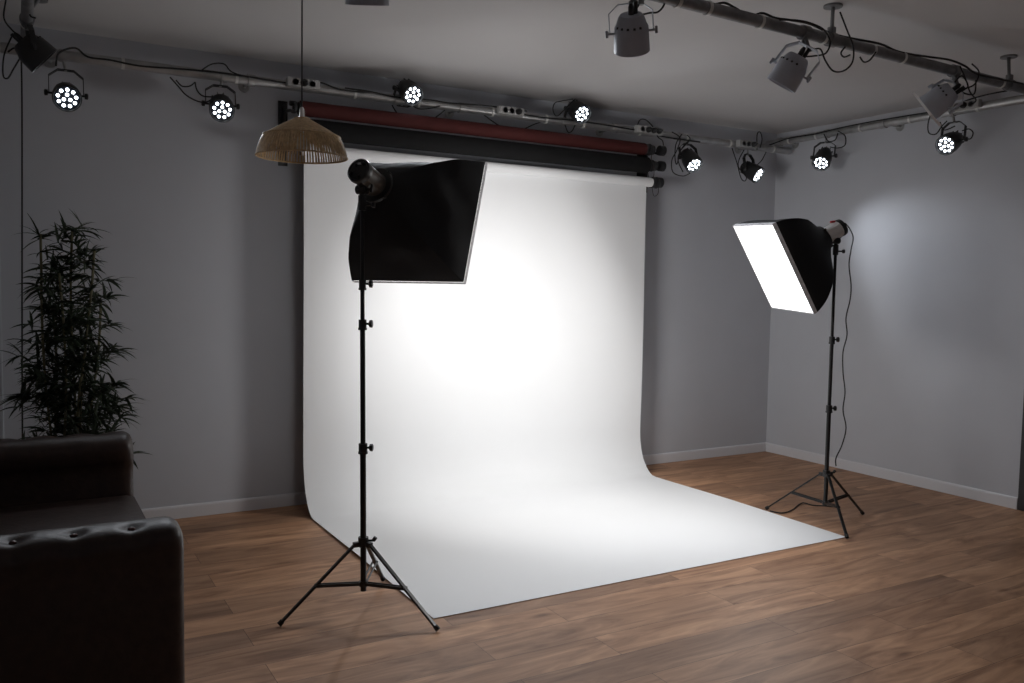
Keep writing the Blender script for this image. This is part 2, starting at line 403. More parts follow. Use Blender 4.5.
# ------------------------------------------------------------------ older grey par cans on the middle tube
def par_can(label, c, n, pp, r=.074, L=.15, m='can_grey', name='spotlight_can', filt=False, yw=None):
    c, n, pp = V(c), V(n).normalized(), V(pp)
    o = thing(name, label, 'spotlight', pp)
    s, u, f = frame(n)
    if yw: s = V(yw).normalized(); s = (s-f*s.dot(f)).normalized(); u = s.cross(f)
    bm = new()
    b0 = c-f*L*.5
    lathe(bm, b0, f, [(0, r*.2), (0, r*.62), (.012, r*.74), (.035, r*.84), (.05, r*.95), (L*.75, r*1.0), (L, r*1.02), (L, r*.93), (L*.75, r*.9)], 36, cap1=False)
    obj('housing', bm, m, o)
    bm = new(); lathe(bm, b0, f, [(L*.70, r*.9), (L*.76, r*.6), (L*.78, .002)], 32); obj('lens', bm, 'lens', o)
    bm = new(); lathe(bm, b0+f*.006, -f, [(0, .012), (.035, .012), (.05, .007)], 16)
    p = b0+s*.02+u*.01; cyl(bm, p, p-f*.05, .009, n=12); obj('cable_gland', bm, 'black', o)
    bm = new()
    for k in range(5):
        p = b0+f*.042+(s*math.cos(.4*k+3.6)+u*math.sin(.4*k+3.6))*r*.87
        bx(bm, p, (.009, .009, .009), bevel=.001)
    obj('vent', bm, 'black', o)
    if filt:
        bm = new(); rot = Matrix((s, u, f)).transposed(); e = r*1.15
        for sx, sy, w_, h_ in ((0, 1, 2*e, .008), (0, -1, 2*e, .008), (1, 0, .008, 2*e), (-1, 0, .008, 2*e)):
            bx(bm, c+f*(L*.5+.006)+s*sx*e+u*sy*e, (w_, h_, .012), rot)
        obj('filter_frame', bm, 'silver', o, smooth=False)
    piv = c-f*L*.02; upv = (pp-piv); upv -= s*upv.dot(s); dist = upv.length; upv.normalize(); hh = min(dist*.72, .15)
    w = upv.cross(s).normalized(); a0 = piv-s*(r+.016); b1 = piv+s*(r+.016)
    pts = [a0, a0+upv*hh*.7, a0+upv*hh+s*.04, b1+upv*hh-s*.04, b1+upv*hh*.7, b1]; rings = []
    for i, p in enumerate(pts):
        dd = (pts[min(i+1, 5)]-pts[max(i-1, 0)]).normalized(); nn = dd.cross(w).normalized()
        rings.append([p+w*.012+nn*.0018, p-w*.012+nn*.0018, p-w*.012-nn*.0018, p+w*.012-nn*.0018])
    bm = new(); loft(bm, rings); obj('yoke', bm, m, o, smooth=False)
    for sg in (-1, 1):
        p = piv+s*sg*(r-.004); bm = new(); cyl(bm, p, p+s*sg*.035, .005, n=10); bx(bm, p+s*sg*.032, (.012, .012, .03), Matrix((s, w, upv)).transposed(), .003); obj('knob', bm, m, o)
    top = piv+upv*hh; bm = new(); cyl(bm, top, top+(pp-top)*.95, .009, n=10); cyl(bm, pp-V(.02, 0, 0), pp+V(.02, 0, 0), .034, n=20)
    cyl(bm, pp-V(0, 0, .03), pp-V(0, 0, .055), .012, n=10)
    obj('clamp', bm, 'dark_galv', o)
    return o
CANS_HERE = 0

# ------------------------------------------------------------------ cables
CABLE_LABELS = {
 'back_a': 'black cable lying along the left half of the back tube', 'back_b': 'black cable along the back tube between rattan lamp and middle socket block',
 'back_c': 'black cable along the right half of the back tube above the red roll',
 'loop3': 'slack cable hanging under the back tube below the third led spotlight', 'loop3b': 'short cable curving under the third led spotlight from the left',
 'loop4': 'slack cable drooping under the back tube by the middle socket block',
 'p2a': 'long drooping cable left of the second led spotlight', 'p2b': 'short cable running down to the second led spotlight', 'p2c': 'short cable loop under the tube left of the second led spotlight',
 'p2d': 'cable arched over the tube above the second led spotlight',
 'p4a': 'cable loop left of the spotlight standing over the red roll', 'p4b': 'small cable loop below the tube under the spotlight over the red roll',
 'p5a': 'cable arching from the three plugs down to the roll pulleys', 'p5b': 'long outer cable loop left of the spotlight beside the roll ends',
 'p5c': 'inner cable loop left of the spotlight beside the roll ends', 'p5d': 'twisted cable falling from the tube beside the roll ends',
 'p6a': 'long cable loop left of the spotlight nearest the corner', 'p6b': 'small upright cable loop above the corner socket block', 'p6c': 'short cable right of the spotlight nearest the corner',
 'right_a': 'black cable lying along the right wall tube', 'p7a': 'cable loop right of the first spotlight on the right tube', 'p7b': 'small cable curl above the first spotlight on the right tube',
 'p8a': 'cable loop left of the rightmost led spotlight', 'p8b': 'short cable on top of the rightmost led spotlight', 'p8c': 'small cable loop right of the rightmost led spotlight',
 'm1a': 'cable curving right from the leftmost full grey can', 'm1b': 'cable rising from the back of the leftmost full grey can',
 'm2a': 'big hanging cable loop right of the tilted grey can', 'm2b': 'cable from the tilted grey can curling up over the thick tube',
 'm2c': 'short hook of cable under the thick tube, nearer the tilted can', 'm2d': 'short hook of cable under the thick tube, right of the other hook',
 'mid_a': 'black cable lying along the thick dark tube', 'm3a': 'outer tangled cable loop above the rightmost grey can', 'm3b': 'cable falling behind the rightmost grey can', 'm3c': 'inner tangled cable above the rightmost grey can',
 'hang_left': 'thin black cable hanging straight down the wall behind the plant',
 'left_a': 'cable at the very top left edge of the photo', 'left_b': 'cable loop hanging left of the black can in the top left corner', 'left_c': 'cable running up from the black can in the top left corner', 'left_d': 'short cable into the back of the black can at top left',
}
CB = {}
CB['back_a']=[(-5.723, -0.235, 2.622), (-5.707, -0.235, 2.693), (-5.629, -0.235, 2.732), (-5.566, -0.235, 2.693), (-5.456, -0.235, 2.692), (-5.303, -0.235, 2.681), (-5.089, -0.235, 2.694), (-4.895, -0.235, 2.703), (-4.693, -0.235, 2.701), (-4.452, -0.235, 2.697), (-4.276, -0.235, 2.726), (-4.166, -0.235, 2.704), (-4.068, -0.235, 2.697), (-3.92, -0.235, 2.71)]
CB['back_b']=[(-4.101, -0.235, 2.712), (-3.92, -0.235, 2.71), (-3.761, -0.235, 2.697), (-3.511, -0.235, 2.708), (-3.362, -0.235, 2.706), (-3.133, -0.235, 2.72), (-2.934, -0.235, 2.722), (-2.754, -0.235, 2.722)]
CB['back_c']=[(-2.974, -0.235, 2.704), (-2.644, -0.235, 2.692), (-2.385, -0.235, 2.699), (-2.114, -0.235, 2.699), (-1.734, -0.235, 2.687), (-1.485, -0.235, 2.666), (-1.12, -0.235, 2.662)]
CB['loop3']=[(-3.768, -0.2, 2.651), (-3.732, -0.2, 2.603), (-3.675, -0.2, 2.564), (-3.566, -0.2, 2.556), (-3.471, -0.2, 2.593), (-3.382, -0.2, 2.663)]
CB['loop3b']=[(-3.631, -0.23, 2.655), (-3.581, -0.23, 2.642), (-3.493, -0.23, 2.658), (-3.434, -0.23, 2.678)]
CB['loop4']=[(-3.082, -0.2, 2.663), (-2.953, -0.2, 2.601), (-2.813, -0.2, 2.581), (-2.664, -0.2, 2.646), (-2.579, -0.2, 2.676)]
CB['p2a']=[(-5.149, -0.27, 2.633), (-5.106, -0.27, 2.588), (-5.063, -0.27, 2.543), (-5.003, -0.27, 2.516), (-4.953, -0.27, 2.516), (-4.908, -0.27, 2.545)]
CB['p2b']=[(-5.013, -0.27, 2.623), (-5.003, -0.27, 2.579), (-4.97, -0.27, 2.549), (-4.908, -0.27, 2.551)]
CB['p2c']=[(-5.114, -0.25, 2.625), (-5.082, -0.25, 2.595), (-5.038, -0.25, 2.601), (-5.01, -0.25, 2.627)]
CB['p2d']=[(-4.967, -0.23, 2.706), (-4.911, -0.23, 2.748), (-4.842, -0.23, 2.758), (-4.797, -0.23, 2.718), (-4.692, -0.23, 2.697)]
CB['p4a']=[(-2.386, -0.27, 2.845), (-2.481, -0.27, 2.819), (-2.541, -0.27, 2.798), (-2.557, -0.27, 2.746), (-2.521, -0.27, 2.708), (-2.445, -0.27, 2.773), (-2.368, -0.27, 2.847)]
CB['p4b']=[(-2.418, -0.22, 2.662), (-2.39, -0.22, 2.614), (-2.355, -0.22, 2.625), (-2.329, -0.22, 2.671)]
CB['p5a']=[(-1.776, -0.25, 2.711), (-1.749, -0.25, 2.767), (-1.69, -0.25, 2.773), (-1.62, -0.25, 2.727), (-1.567, -0.25, 2.656), (-1.516, -0.25, 2.622), (-1.512, -0.25, 2.514)]
CB['p5b']=[(-1.445, -0.27, 2.704), (-1.361, -0.27, 2.665), (-1.388, -0.27, 2.569), (-1.437, -0.27, 2.487), (-1.423, -0.27, 2.394), (-1.319, -0.27, 2.371), (-1.226, -0.27, 2.41)]
CB['p5c']=[(-1.307, -0.29, 2.692), (-1.275, -0.29, 2.656), (-1.365, -0.29, 2.569), (-1.392, -0.29, 2.488), (-1.338, -0.29, 2.399)]
CB['p5d']=[(-1.325, -0.25, 2.703), (-1.383, -0.25, 2.619), (-1.389, -0.25, 2.509), (-1.367, -0.25, 2.464), (-1.33, -0.25, 2.577), (-1.25, -0.25, 2.664)]
CB['p6a']=[(-0.783, -0.25, 2.644), (-0.721, -0.25, 2.526), (-0.67, -0.25, 2.407), (-0.623, -0.25, 2.386), (-0.614, -0.25, 2.428), (-0.697, -0.25, 2.487), (-0.7, -0.25, 2.553), (-0.647, -0.25, 2.64)]
CB['p6b']=[(-0.497, -0.25, 2.654), (-0.503, -0.25, 2.778), (-0.47, -0.25, 2.807), (-0.443, -0.25, 2.751), (-0.463, -0.25, 2.674)]
CB['p6c']=[(-0.422, -0.28, 2.64), (-0.466, -0.28, 2.57), (-0.522, -0.28, 2.523)]
CB['right_a']=[(-0.235, 0.019, 2.712), (-0.235, -0.2, 2.744), (-0.235, -0.365, 2.764), (-0.235, -0.628, 2.76), (-0.235, -0.874, 2.772), (-0.235, -1.151, 2.776), (-0.235, -1.41, 2.773), (-0.235, -1.651, 2.769), (-0.235, -1.804, 2.772), (-0.235, -1.933, 2.804), (-0.235, -2.087, 2.817), (-0.235, -2.312, 2.814)]
CB['p7a']=[(-0.25, -0.869, 2.747), (-0.25, -0.938, 2.699), (-0.25, -0.941, 2.628), (-0.25, -0.875, 2.613), (-0.25, -0.797, 2.631)]
CB['p7b']=[(-0.25, -0.732, 2.743), (-0.25, -0.775, 2.682), (-0.25, -0.843, 2.68), (-0.25, -0.869, 2.732)]
CB['p8a']=[(-0.3, -1.704, 2.746), (-0.3, -1.685, 2.672), (-0.3, -1.696, 2.608), (-0.3, -1.75, 2.593), (-0.3, -1.793, 2.642), (-0.3, -1.829, 2.671)]
CB['p8b']=[(-0.3, -1.777, 2.672), (-0.3, -1.81, 2.612), (-0.3, -1.89, 2.627)]
CB['p8c']=[(-0.28, -1.93, 2.59), (-0.28, -1.98, 2.596), (-0.28, -2.01, 2.565), (-0.28, -1.991, 2.527), (-0.28, -1.939, 2.548)]
CB['m1a']=[(-3.684, -2.7, 2.597), (-3.638, -2.7, 2.613), (-3.596, -2.7, 2.624), (-3.565, -2.7, 2.658), (-3.566, -2.7, 2.694), (-3.589, -2.7, 2.723)]
CB['m1b']=[(-3.72, -2.7, 2.595), (-3.701, -2.7, 2.63), (-3.671, -2.7, 2.675), (-3.641, -2.7, 2.721)]
CB['m2a']=[(-2.746, -2.7, 2.568), (-2.681, -2.7, 2.6), (-2.613, -2.7, 2.62), (-2.576, -2.7, 2.574), (-2.525, -2.7, 2.534), (-2.468, -2.7, 2.533), (-2.412, -2.7, 2.559), (-2.378, -2.7, 2.602), (-2.382, -2.7, 2.669), (-2.43, -2.7, 2.737), (-2.485, -2.7, 2.813)]
CB['m2b']=[(-2.755, -2.72, 2.558), (-2.675, -2.72, 2.574), (-2.595, -2.72, 2.599), (-2.57, -2.72, 2.654), (-2.614, -2.72, 2.703), (-2.711, -2.72, 2.719), (-2.81, -2.72, 2.716), (-2.906, -2.72, 2.7)]
CB['m2c']=[(-2.415, -2.68, 2.663), (-2.442, -2.68, 2.631), (-2.419, -2.68, 2.615), (-2.377, -2.68, 2.631)]
CB['m2d']=[(-2.303, -2.68, 2.632), (-2.272, -2.68, 2.612), (-2.228, -2.68, 2.628), (-2.185, -2.68, 2.674)]
CB['mid_a']=[(-3.239, -2.66, 2.729), (-3.187, -2.66, 2.743), (-3.126, -2.66, 2.732), (-3.033, -2.66, 2.712), (-2.959, -2.66, 2.738), (-2.875, -2.66, 2.73), (-2.777, -2.66, 2.737), (-2.642, -2.66, 2.741), (-2.502, -2.66, 2.721), (-2.357, -2.66, 2.72), (-2.131, -2.66, 2.726), (-1.972, -2.66, 2.709), (-1.725, -2.66, 2.72), (-1.553, -2.66, 2.729), (-1.417, -2.66, 2.716), (-1.276, -2.66, 2.687), (-0.847, -2.66, 2.694)]
CB['m3a']=[(-1.418, -2.7, 2.719), (-1.351, -2.7, 2.685), (-1.382, -2.7, 2.617), (-1.469, -2.7, 2.579), (-1.538, -2.7, 2.544)]
CB['m3b']=[(-1.523, -2.7, 2.693), (-1.464, -2.7, 2.627), (-1.423, -2.7, 2.569), (-1.365, -2.7, 2.533), (-1.4, -2.7, 2.507)]
CB['m3c']=[(-1.53, -2.68, 2.612), (-1.471, -2.68, 2.652), (-1.412, -2.68, 2.606), (-1.463, -2.68, 2.567), (-1.354, -2.68, 2.57), (-1.343, -2.68, 2.647)]
CB['hang_left']=[(-5.884, -0.06, 2.749), (-5.885, -0.06, 2.452), (-5.894, -0.06, 1.906), (-5.909, -0.06, 1.073), (-5.916, -0.06, 0.594), (-5.919, -0.06, 0.395)]
CB['left_a']=[(-5.947, -0.8, 2.777), (-5.957, -0.8, 2.692), (-5.925, -0.8, 2.642), (-5.893, -0.8, 2.619)]
CB['left_b']=[(-5.926, -0.6, 2.662), (-5.961, -0.6, 2.565), (-5.967, -0.6, 2.468), (-5.947, -0.6, 2.456), (-5.92, -0.6, 2.508), (-5.893, -0.6, 2.561)]
CB['left_c']=[(-5.857, -0.8, 2.792), (-5.85, -0.8, 2.724), (-5.825, -0.8, 2.714)]
CB['left_d']=[(-5.935, -0.6, 2.593), (-5.944, -0.6, 2.582), (-5.918, -0.6, 2.605), (-5.893, -0.6, 2.599)]
CB['stand2_cable']=[(-1.271, -1.8, 1.873), (-1.222, -1.8, 1.869), (-1.191, -1.8, 1.838), (-1.205, -1.8, 1.747), (-1.218, -1.8, 1.649), (-1.19, -1.8, 1.519), (-1.194, -1.8, 1.42), (-1.226, -1.8, 1.302), (-1.209, -1.8, 1.19), (-1.241, -1.8, 1.079), (-1.233, -1.8, 0.947), (-1.205, -1.8, 0.813), (-1.217, -1.8, 0.694), (-1.18, -1.8, 0.572), (-1.213, -1.8, 0.46), (-1.266, -1.8, 0.378), (-1.263, -1.8, 0.324)]
CB['stand2_floor']=[(-1.111, -1.691, 0.006), (-1.151, -1.641, 0.006), (-1.218, -1.579, 0.006), (-1.237, -1.509, 0.006), (-1.449, -1.611, 0.006), (-1.57, -1.635, 0.006), (-1.604, -1.562, 0.006)]

for k, lab in CABLE_LABELS.items():
    bm = new(); r = .0042
    if k in ('back_a', 'back_b', 'back_c', 'right_a', 'mid_a'): r = .0055
    if k == 'hang_left': r = .005
    tube(bm, CB[k], r, 6)
    tag(obj('cable', bm, 'rubber'), lab, 'cable')

# ------------------------------------------------------------------ par cans (placed)
par_can('grey spotlight can at top centre-right with its open yoke, seen from behind', (-3.700, -2.66, 2.532), (.38, .42, -.82), (-3.69, -2.706, 2.69), yw=(.866, -.5, 0))
par_can('grey spotlight can tilted down to the left under the middle of the thick tube', (-2.765, -2.66, 2.505), (-.23, .395, -.74), (-2.69, -2.670, 2.69), yw=(.5, -.9, .0))
par_can('grey spotlight can with bright filter frame edge under the right of the thick tube', (-1.53, -2.60, 2.535), (-.30, .63, -.51), (-1.46, -2.626, 2.69), filt=True, yw=(.3, -.95, 0))
par_can('grey spotlight can cut off by the top edge of the photo', (-4.87, -2.70, 2.510), (.15, .3, -.95), (-4.87, -2.748, 2.69), yw=(.866, -.5, 0))
par_can('black spotlight can in the top left corner above the plant', (-5.835, -.62, 2.60), (.52, .05, -.46), (-5.86, -.62, 2.752), r=.082, L=.13, m='black', yw=(0, 1, 0))


# ------------------------------------------------------------------ paper rolls
BX0, BX1 = -4.359, -1.639
def roll(name, label, x0, x1, y, z, r, m, sheet=False):
    o = thing(name, label, 'backdrop', ((x0+x1)/2, y, z))
    bm = new(); lathe(bm, (x0, y, z), (1, 0, 0), [(0, r*.4), (0, r), (x1-x0, r), (x1-x0, r*.4)], 32); obj('paper_roll', bm, m, o)
    # end plugs with chain pulleys
    for sg, xe in ((1, x1), (-1, x0)):
        bm = new()
        if sg < 0: lathe(bm, (xe+.01, y, z), (-1, 0, 0), [(0, .024), (.012, .024), (.013, .038), (.022, .038), (.024, .012), (.055, .012)], 24)
        else: lathe(bm, (xe-sg*.01, y, z), (sg, 0, 0), [(0, .024), (.012, .024), (.013, .043), (.035, .043), (.036, .026), (.045, .026), (.046, .040), (.056, .046), (.062, .046), (.072, .040), (.098, .037), (.100, .012), (.115, .012)], 24)
        obj('end_plug', bm, 'black', o)
    bm = new()
    xc = x1+.041
    pts = [(xc, y-.034, z+.01), (xc+.004, y-.037, z-.03), (xc+.015, y-.02, z-.085), (xc+.004, y+.015, z-.10), (xc, y+.036, z-.03), (xc, y+.034, z+.01), (xc, y, z+.036), (xc, y-.034, z+.01)]
    tube(bm, pts, .0026, 6); obj('bead_chain', bm, 'black', o)
    return o
roll('backdrop_roll', 'dark red backdrop paper roll, topmost of the three rolls', -4.40, -1.72, -.27, 2.545, .046, 'red_paper')
roll('backdrop_roll', 'thick black backdrop paper roll between the red and white rolls', -4.40, -1.69, -.27, 2.425, .062, 'black_paper')
wr = roll('backdrop_roll', 'white seamless paper roll swept down the wall and out over the floor', -4.385, -1.625, -.25, 2.300, .036, 'paper')
prof = [(-.250, 2.336), (-.228, 2.329), (-.216, 2.312), (-.2135, 2.29)]
for k in range(1, 22): prof.append((-.2135, 2.29-(2.29-.36)*k/21))
cy, cz, R = -.2135-.30, .30, .30
for k in range(1, 16):
    a = PI/2*k/16
    prof.append((-.2135-.21*(1-math.cos(a)), .36-.3545*math.sin(a)))
for k in range(0, 26): prof.append((-.4235-(2.198-.4235)*k/25, .0035))
bm = new(); NX = 40; rings = []
for i in range(NX+1):
    t = i/NX; x = BX0+(BX1-BX0)*t; rr = []
    for (y, z) in prof:
        w = 0
        if .1 < z < 2.2: w = .004*math.sin(t*9+z*1.7)+.003*math.sin(t*21+z*3.1)
        dz = 0
        if z < .01:
            edge = min(t, 1-t); dz = .010*math.exp(-edge*60)*(1-abs(-1.2-y)/1.2 if y > -2.15 else .1)
            dz = max(dz, 0)+.002*max(0, math.sin(y*3+t*8))*math.exp(-((y+.8)**2)*3)
        rr.append((x, y+w, z+dz))
    rings.append(rr)
full = []
for rr in rings:
    P = [V(p) for p in rr]; off = []
    for i, p in enumerate(P):
        d_ = (P[min(i+1, len(P)-1)]-P[max(i-1, 0)]).normalized(); off.append(p+V(1, 0, 0).cross(d_)*.0008)
    full.append(P+off[::-1])
loft(bm, full); obj('paper_sheet', bm, 'paper', wr)

def bracket(label, x, sg):
    o = thing('roll_bracket', label, 'bracket', (x, -.02, 2.42))
    bm = new(); bx2(bm, (x-.03, -.012, 2.22), (x+.03, -.001, 2.63), .002); bx2(bm, (x-.006, -.10, 2.24), (x+.006, -.01, 2.60), .002); obj('wall_plate', bm, 'black_metal', o)
    for y, z in ((-.27, 2.545), (-.27, 2.425), (-.25, 2.300)):
        bm = new()
        pts = [(x, -.05, z+.015), (x, y+.07, z-.005), (x, y+.025, z-.022), (x, y, z-.0275), (x, y-.022, z-.022), (x, y-.034, z+.002), (x, y-.032, z+.028)]
        s3 = []
        for i, p in enumerate(pts):
            p = V(p); d_ = (V(pts[min(i+1, 6)])-V(pts[max(i-1, 0)])).normalized(); nn = d_.cross(V(1, 0, 0))
            s3.append([p+V(.007, 0, 0)+nn*.009, p-V(.007, 0, 0)+nn*.009, p-V(.007, 0, 0)-nn*.009, p+V(.007, 0, 0)-nn*.009])
        loft(bm, s3)
        if sg > 0: lathe(bm, (x-.03, y, z+.004), (1, 0, 0), [(0, .012), (.004, .036), (.010, .040), (.05, .040), (.056, .034), (.058, .010)], 24)
        else: cyl(bm, (x-.02, y+.03, z+.03), (x+.015, y+.03, z+.03), .016, n=14)
        obj('hook', bm, 'black_metal', o)
bracket('black triple hook bracket holding the right ends of the three rolls', -1.545, 1)
bracket('black triple hook bracket holding the left ends of the three rolls behind the rattan lamp', -4.435, -1)

# ------------------------------------------------------------------ rattan pendant lamp
lx, ly, lz = -4.742, -1.49, 2.072
lamp = thing('pendant_lamp', 'rattan pendant lamp shade hanging on a black cord', 'pendant lamp', (lx, ly, H))
bm = new(); RB, RS, RT = .212, .178, .034; ZS, ZT = .095, .178
for k in range(92):                                            # upright cane strips of the skirt
    a = 2*PI*k/92+random.uniform(-.008, .008); d0 = V(math.cos(a), math.sin(a), 0); tng = V(-math.sin(a), math.cos(a), 0)
    ps = [(RB, 0), (RB-.006, .03), (RB-.018, .065), (RS, ZS)]
    w = .0042*random.uniform(.8, 1.25); rings = []
    for r, z in ps:
        p = V(lx, ly, lz+z)+d0*r; rings.append([p+tng*w+d0*.0012, p-tng*w+d0*.0012, p-tng*w-d0*.0012, p+tng*w-d0*.0012])
    loft(bm, rings)
obj('shade_skirt', bm, 'rattan', lamp, smooth=False)
bm = new()
for k in range(130):                                           # cane strips of the cone
    a = 2*PI*k/130; d0 = V(math.cos(a), math.sin(a), 0); tng = V(-math.sin(a), math.cos(a), 0); rings = []
    for t in (0, .35, .7, 1):
        r = RS+(RT-RS)*t; z = ZS+(ZT-ZS)*(t**.92); w = (.0040*(1-t)+.0011*t)
        p = V(lx, ly, lz+z)+d0*r; rings.append([p+tng*w+V(0, 0, .0015), p-tng*w+V(0, 0, .0015), p-tng*w-V(0, 0, .0015), p+tng*w-V(0, 0, .0015)])
    loft(bm, rings)
obj('shade_cone', bm, 'rattan', lamp, smooth=False)
bm = new(); ring(bm, (lx, ly, lz), (0, 0, 1), RB, .0042, 64); obj('rim', bm, 'rattan', lamp)
bm = new(); ring(bm, (lx, ly, lz+ZS), (0, 0, 1), RS+.001, .0038, 64); obj('rim', bm, 'rattan', lamp)
bm = new(); ring(bm, (lx, ly, lz+ZT), (0, 0, 1), RT, .005, 32); obj('rim', bm, 'rattan', lamp)
bm = new(); tube(bm, [(lx-.06, ly-RS+.01, lz+.088), (lx-.02, ly-RS-.012, lz+.06), (lx+.02, ly-RS-.016, lz+.035), (lx+.06, ly-RS-.012, lz+.045), (lx+.075, ly-RS-.002, lz+.07)], .0028, 6); obj('loose_strand', bm, 'rattan', lamp)
bm = new(); lathe(bm, (lx, ly, lz+ZT+.055), (0, 0, -1), [(0, .006), (.01, .011), (.05, .012), (.11, .018), (.115, .012)], 20); obj('lamp_holder', bm, 'silver', lamp)
bm = new(); lathe(bm, (lx, ly, lz+ZT-.055), (0, 0, -1), [(0, .013), (.02, .014), (.045, .028), (.065, .032), (.085, .027), (.097, .010)], 24); obj('bulb', bm, 'bulb', lamp)
bm = new(); cyl(bm, (lx, ly, lz+ZT+.05), (lx, ly, H-.02), .0038, n=8); obj('cord', bm, 'black', lamp)
bm = new(); lathe(bm, (lx, ly, H), (0, 0, -1), [(0, .032), (.008, .030), (.012, .01)], 24); obj('ceiling_rose', bm, 'black', lamp)

# ------------------------------------------------------------------ studio softboxes on stands
def sq(c, s, u, hw, hh, k, n=64, pw=2.0):
    out = []
    for i in range(n):
        a = 2*PI*i/n; ca, sa = math.cos(a), math.sin(a)
        # blend between circle (k=0) and rectangle (k=1)
        m_ = max(abs(ca), abs(sa)); cx_, sy_ = ca/m_, sa/m_
        out.append(c+s*hw*(ca*(1-k)+cx_*k)+u*hh*(sa*(1-k)+sy_*k))
    return out
def light_stand(label, base, height, feet, joints, lean=(0, 0), hub=.26, brace=.135):
    bxx, byy = base; o = thing('light_stand', label, 'light stand', (bxx, byy, 0))
    ax = lambda z: V(bxx+lean[0]*z, byy+lean[1]*z, z)
    segs = [.10]+joints+[height]; rad = [.0135, .0115, .0095, .0080]
    for i in range(len(segs)-1):
        bm = new(); cyl(bm, ax(segs[i] if i == 0 else segs[i]-.1), ax(segs[i+1]), rad[i], n=18); obj('pole', bm, 'black_metal', o)
    tipm = V(0, 0, 0)
    for f in feet: tipm += V(f[0]-bxx, f[1]-byy, 0)
    for i, z in enumerate(joints):
        bm = new(); cyl(bm, ax(z-.028), ax(z+.018), rad[i]+.006, n=18); cyl(bm, ax(z-.028), ax(z-.018), rad[i]+.008, n=18)
        obj('collar', bm, 'black', o)
        q = V(.87, -.5, 0); p = ax(z)
        bm = new(); cyl(bm, p, p+q*.035, .005, n=10); lathe(bm, p+q*.027, q, [(0, .008), (.004, .016), (.016, .017), (.019, .010)], 8); obj('knob', bm, 'black', o)
    bm = new(); cyl(bm, ax(hub-.012), ax(hub+.03), .023, n=20)
    for f in feet:
        d = (V(f[0]-bxx, f[1]-byy, 0)).normalized(); rot = Matrix((d, V(0, 0, 1).cross(d), V(0, 0, 1))).transposed(); bx(bm, ax(hub)+d*.032, (.03, .022, .022), rot, .003)
    q = V(.87, -.5, 0); cyl(bm, ax(hub+.015), ax(hub+.015)+q*.05, .005, n=10); cyl(bm, ax(hub+.015)+q*.045, ax(hub+.03)+q*.055, .009, n=10)
    obj('leg_hub', bm, 'black', o)
    bm = new(); cyl(bm, ax(brace-.014), ax(brace+.01), .019, n=20); obj('brace_collar', bm, 'black', o)
    for f in feet:
        tip = V(f[0], f[1], .010); d = (V(f[0]-bxx, f[1]-byy, 0)).normalized(); top = ax(hub)+d*.040
        bm = new(); dd = (tip-top).normalized(); side = dd.cross(V(0, 0, 1)).normalized(); rot = Matrix((side, dd.cross(side), dd)).transposed()
        L = (tip-top).length; bx(bm, top+dd*L*.5, (.018, .010, L), rot, .002); lg = obj('leg', bm, 'black_metal', o, smooth=False)
        bm = new(); tc = tip-dd*.02; cyl(bm, tc, tip, .011, .012, 12); obj('rubber_foot', bm, 'rubber', lg)
        mid = top+dd*L*.52
        bm = new(); b0 = ax(brace)+d*.018; db = (mid-b0); Lb = db.length; db.normalize(); sb = db.cross(V(0, 0, 1)).normalized()
        bx(bm, b0+db*Lb*.5+sb*.010, (.003, .014, Lb), Matrix((sb, db.cross(sb), db)).transposed()); bx(bm, b0+db*Lb*.5-sb*.010, (.003, .014, Lb), Matrix((sb, db.cross(sb), db)).transposed())
        cyl(bm, mid-sb*.014, mid+sb*.014, .005, n=8)
        obj('brace', bm, 'black_metal', o, smooth=False)
    return o
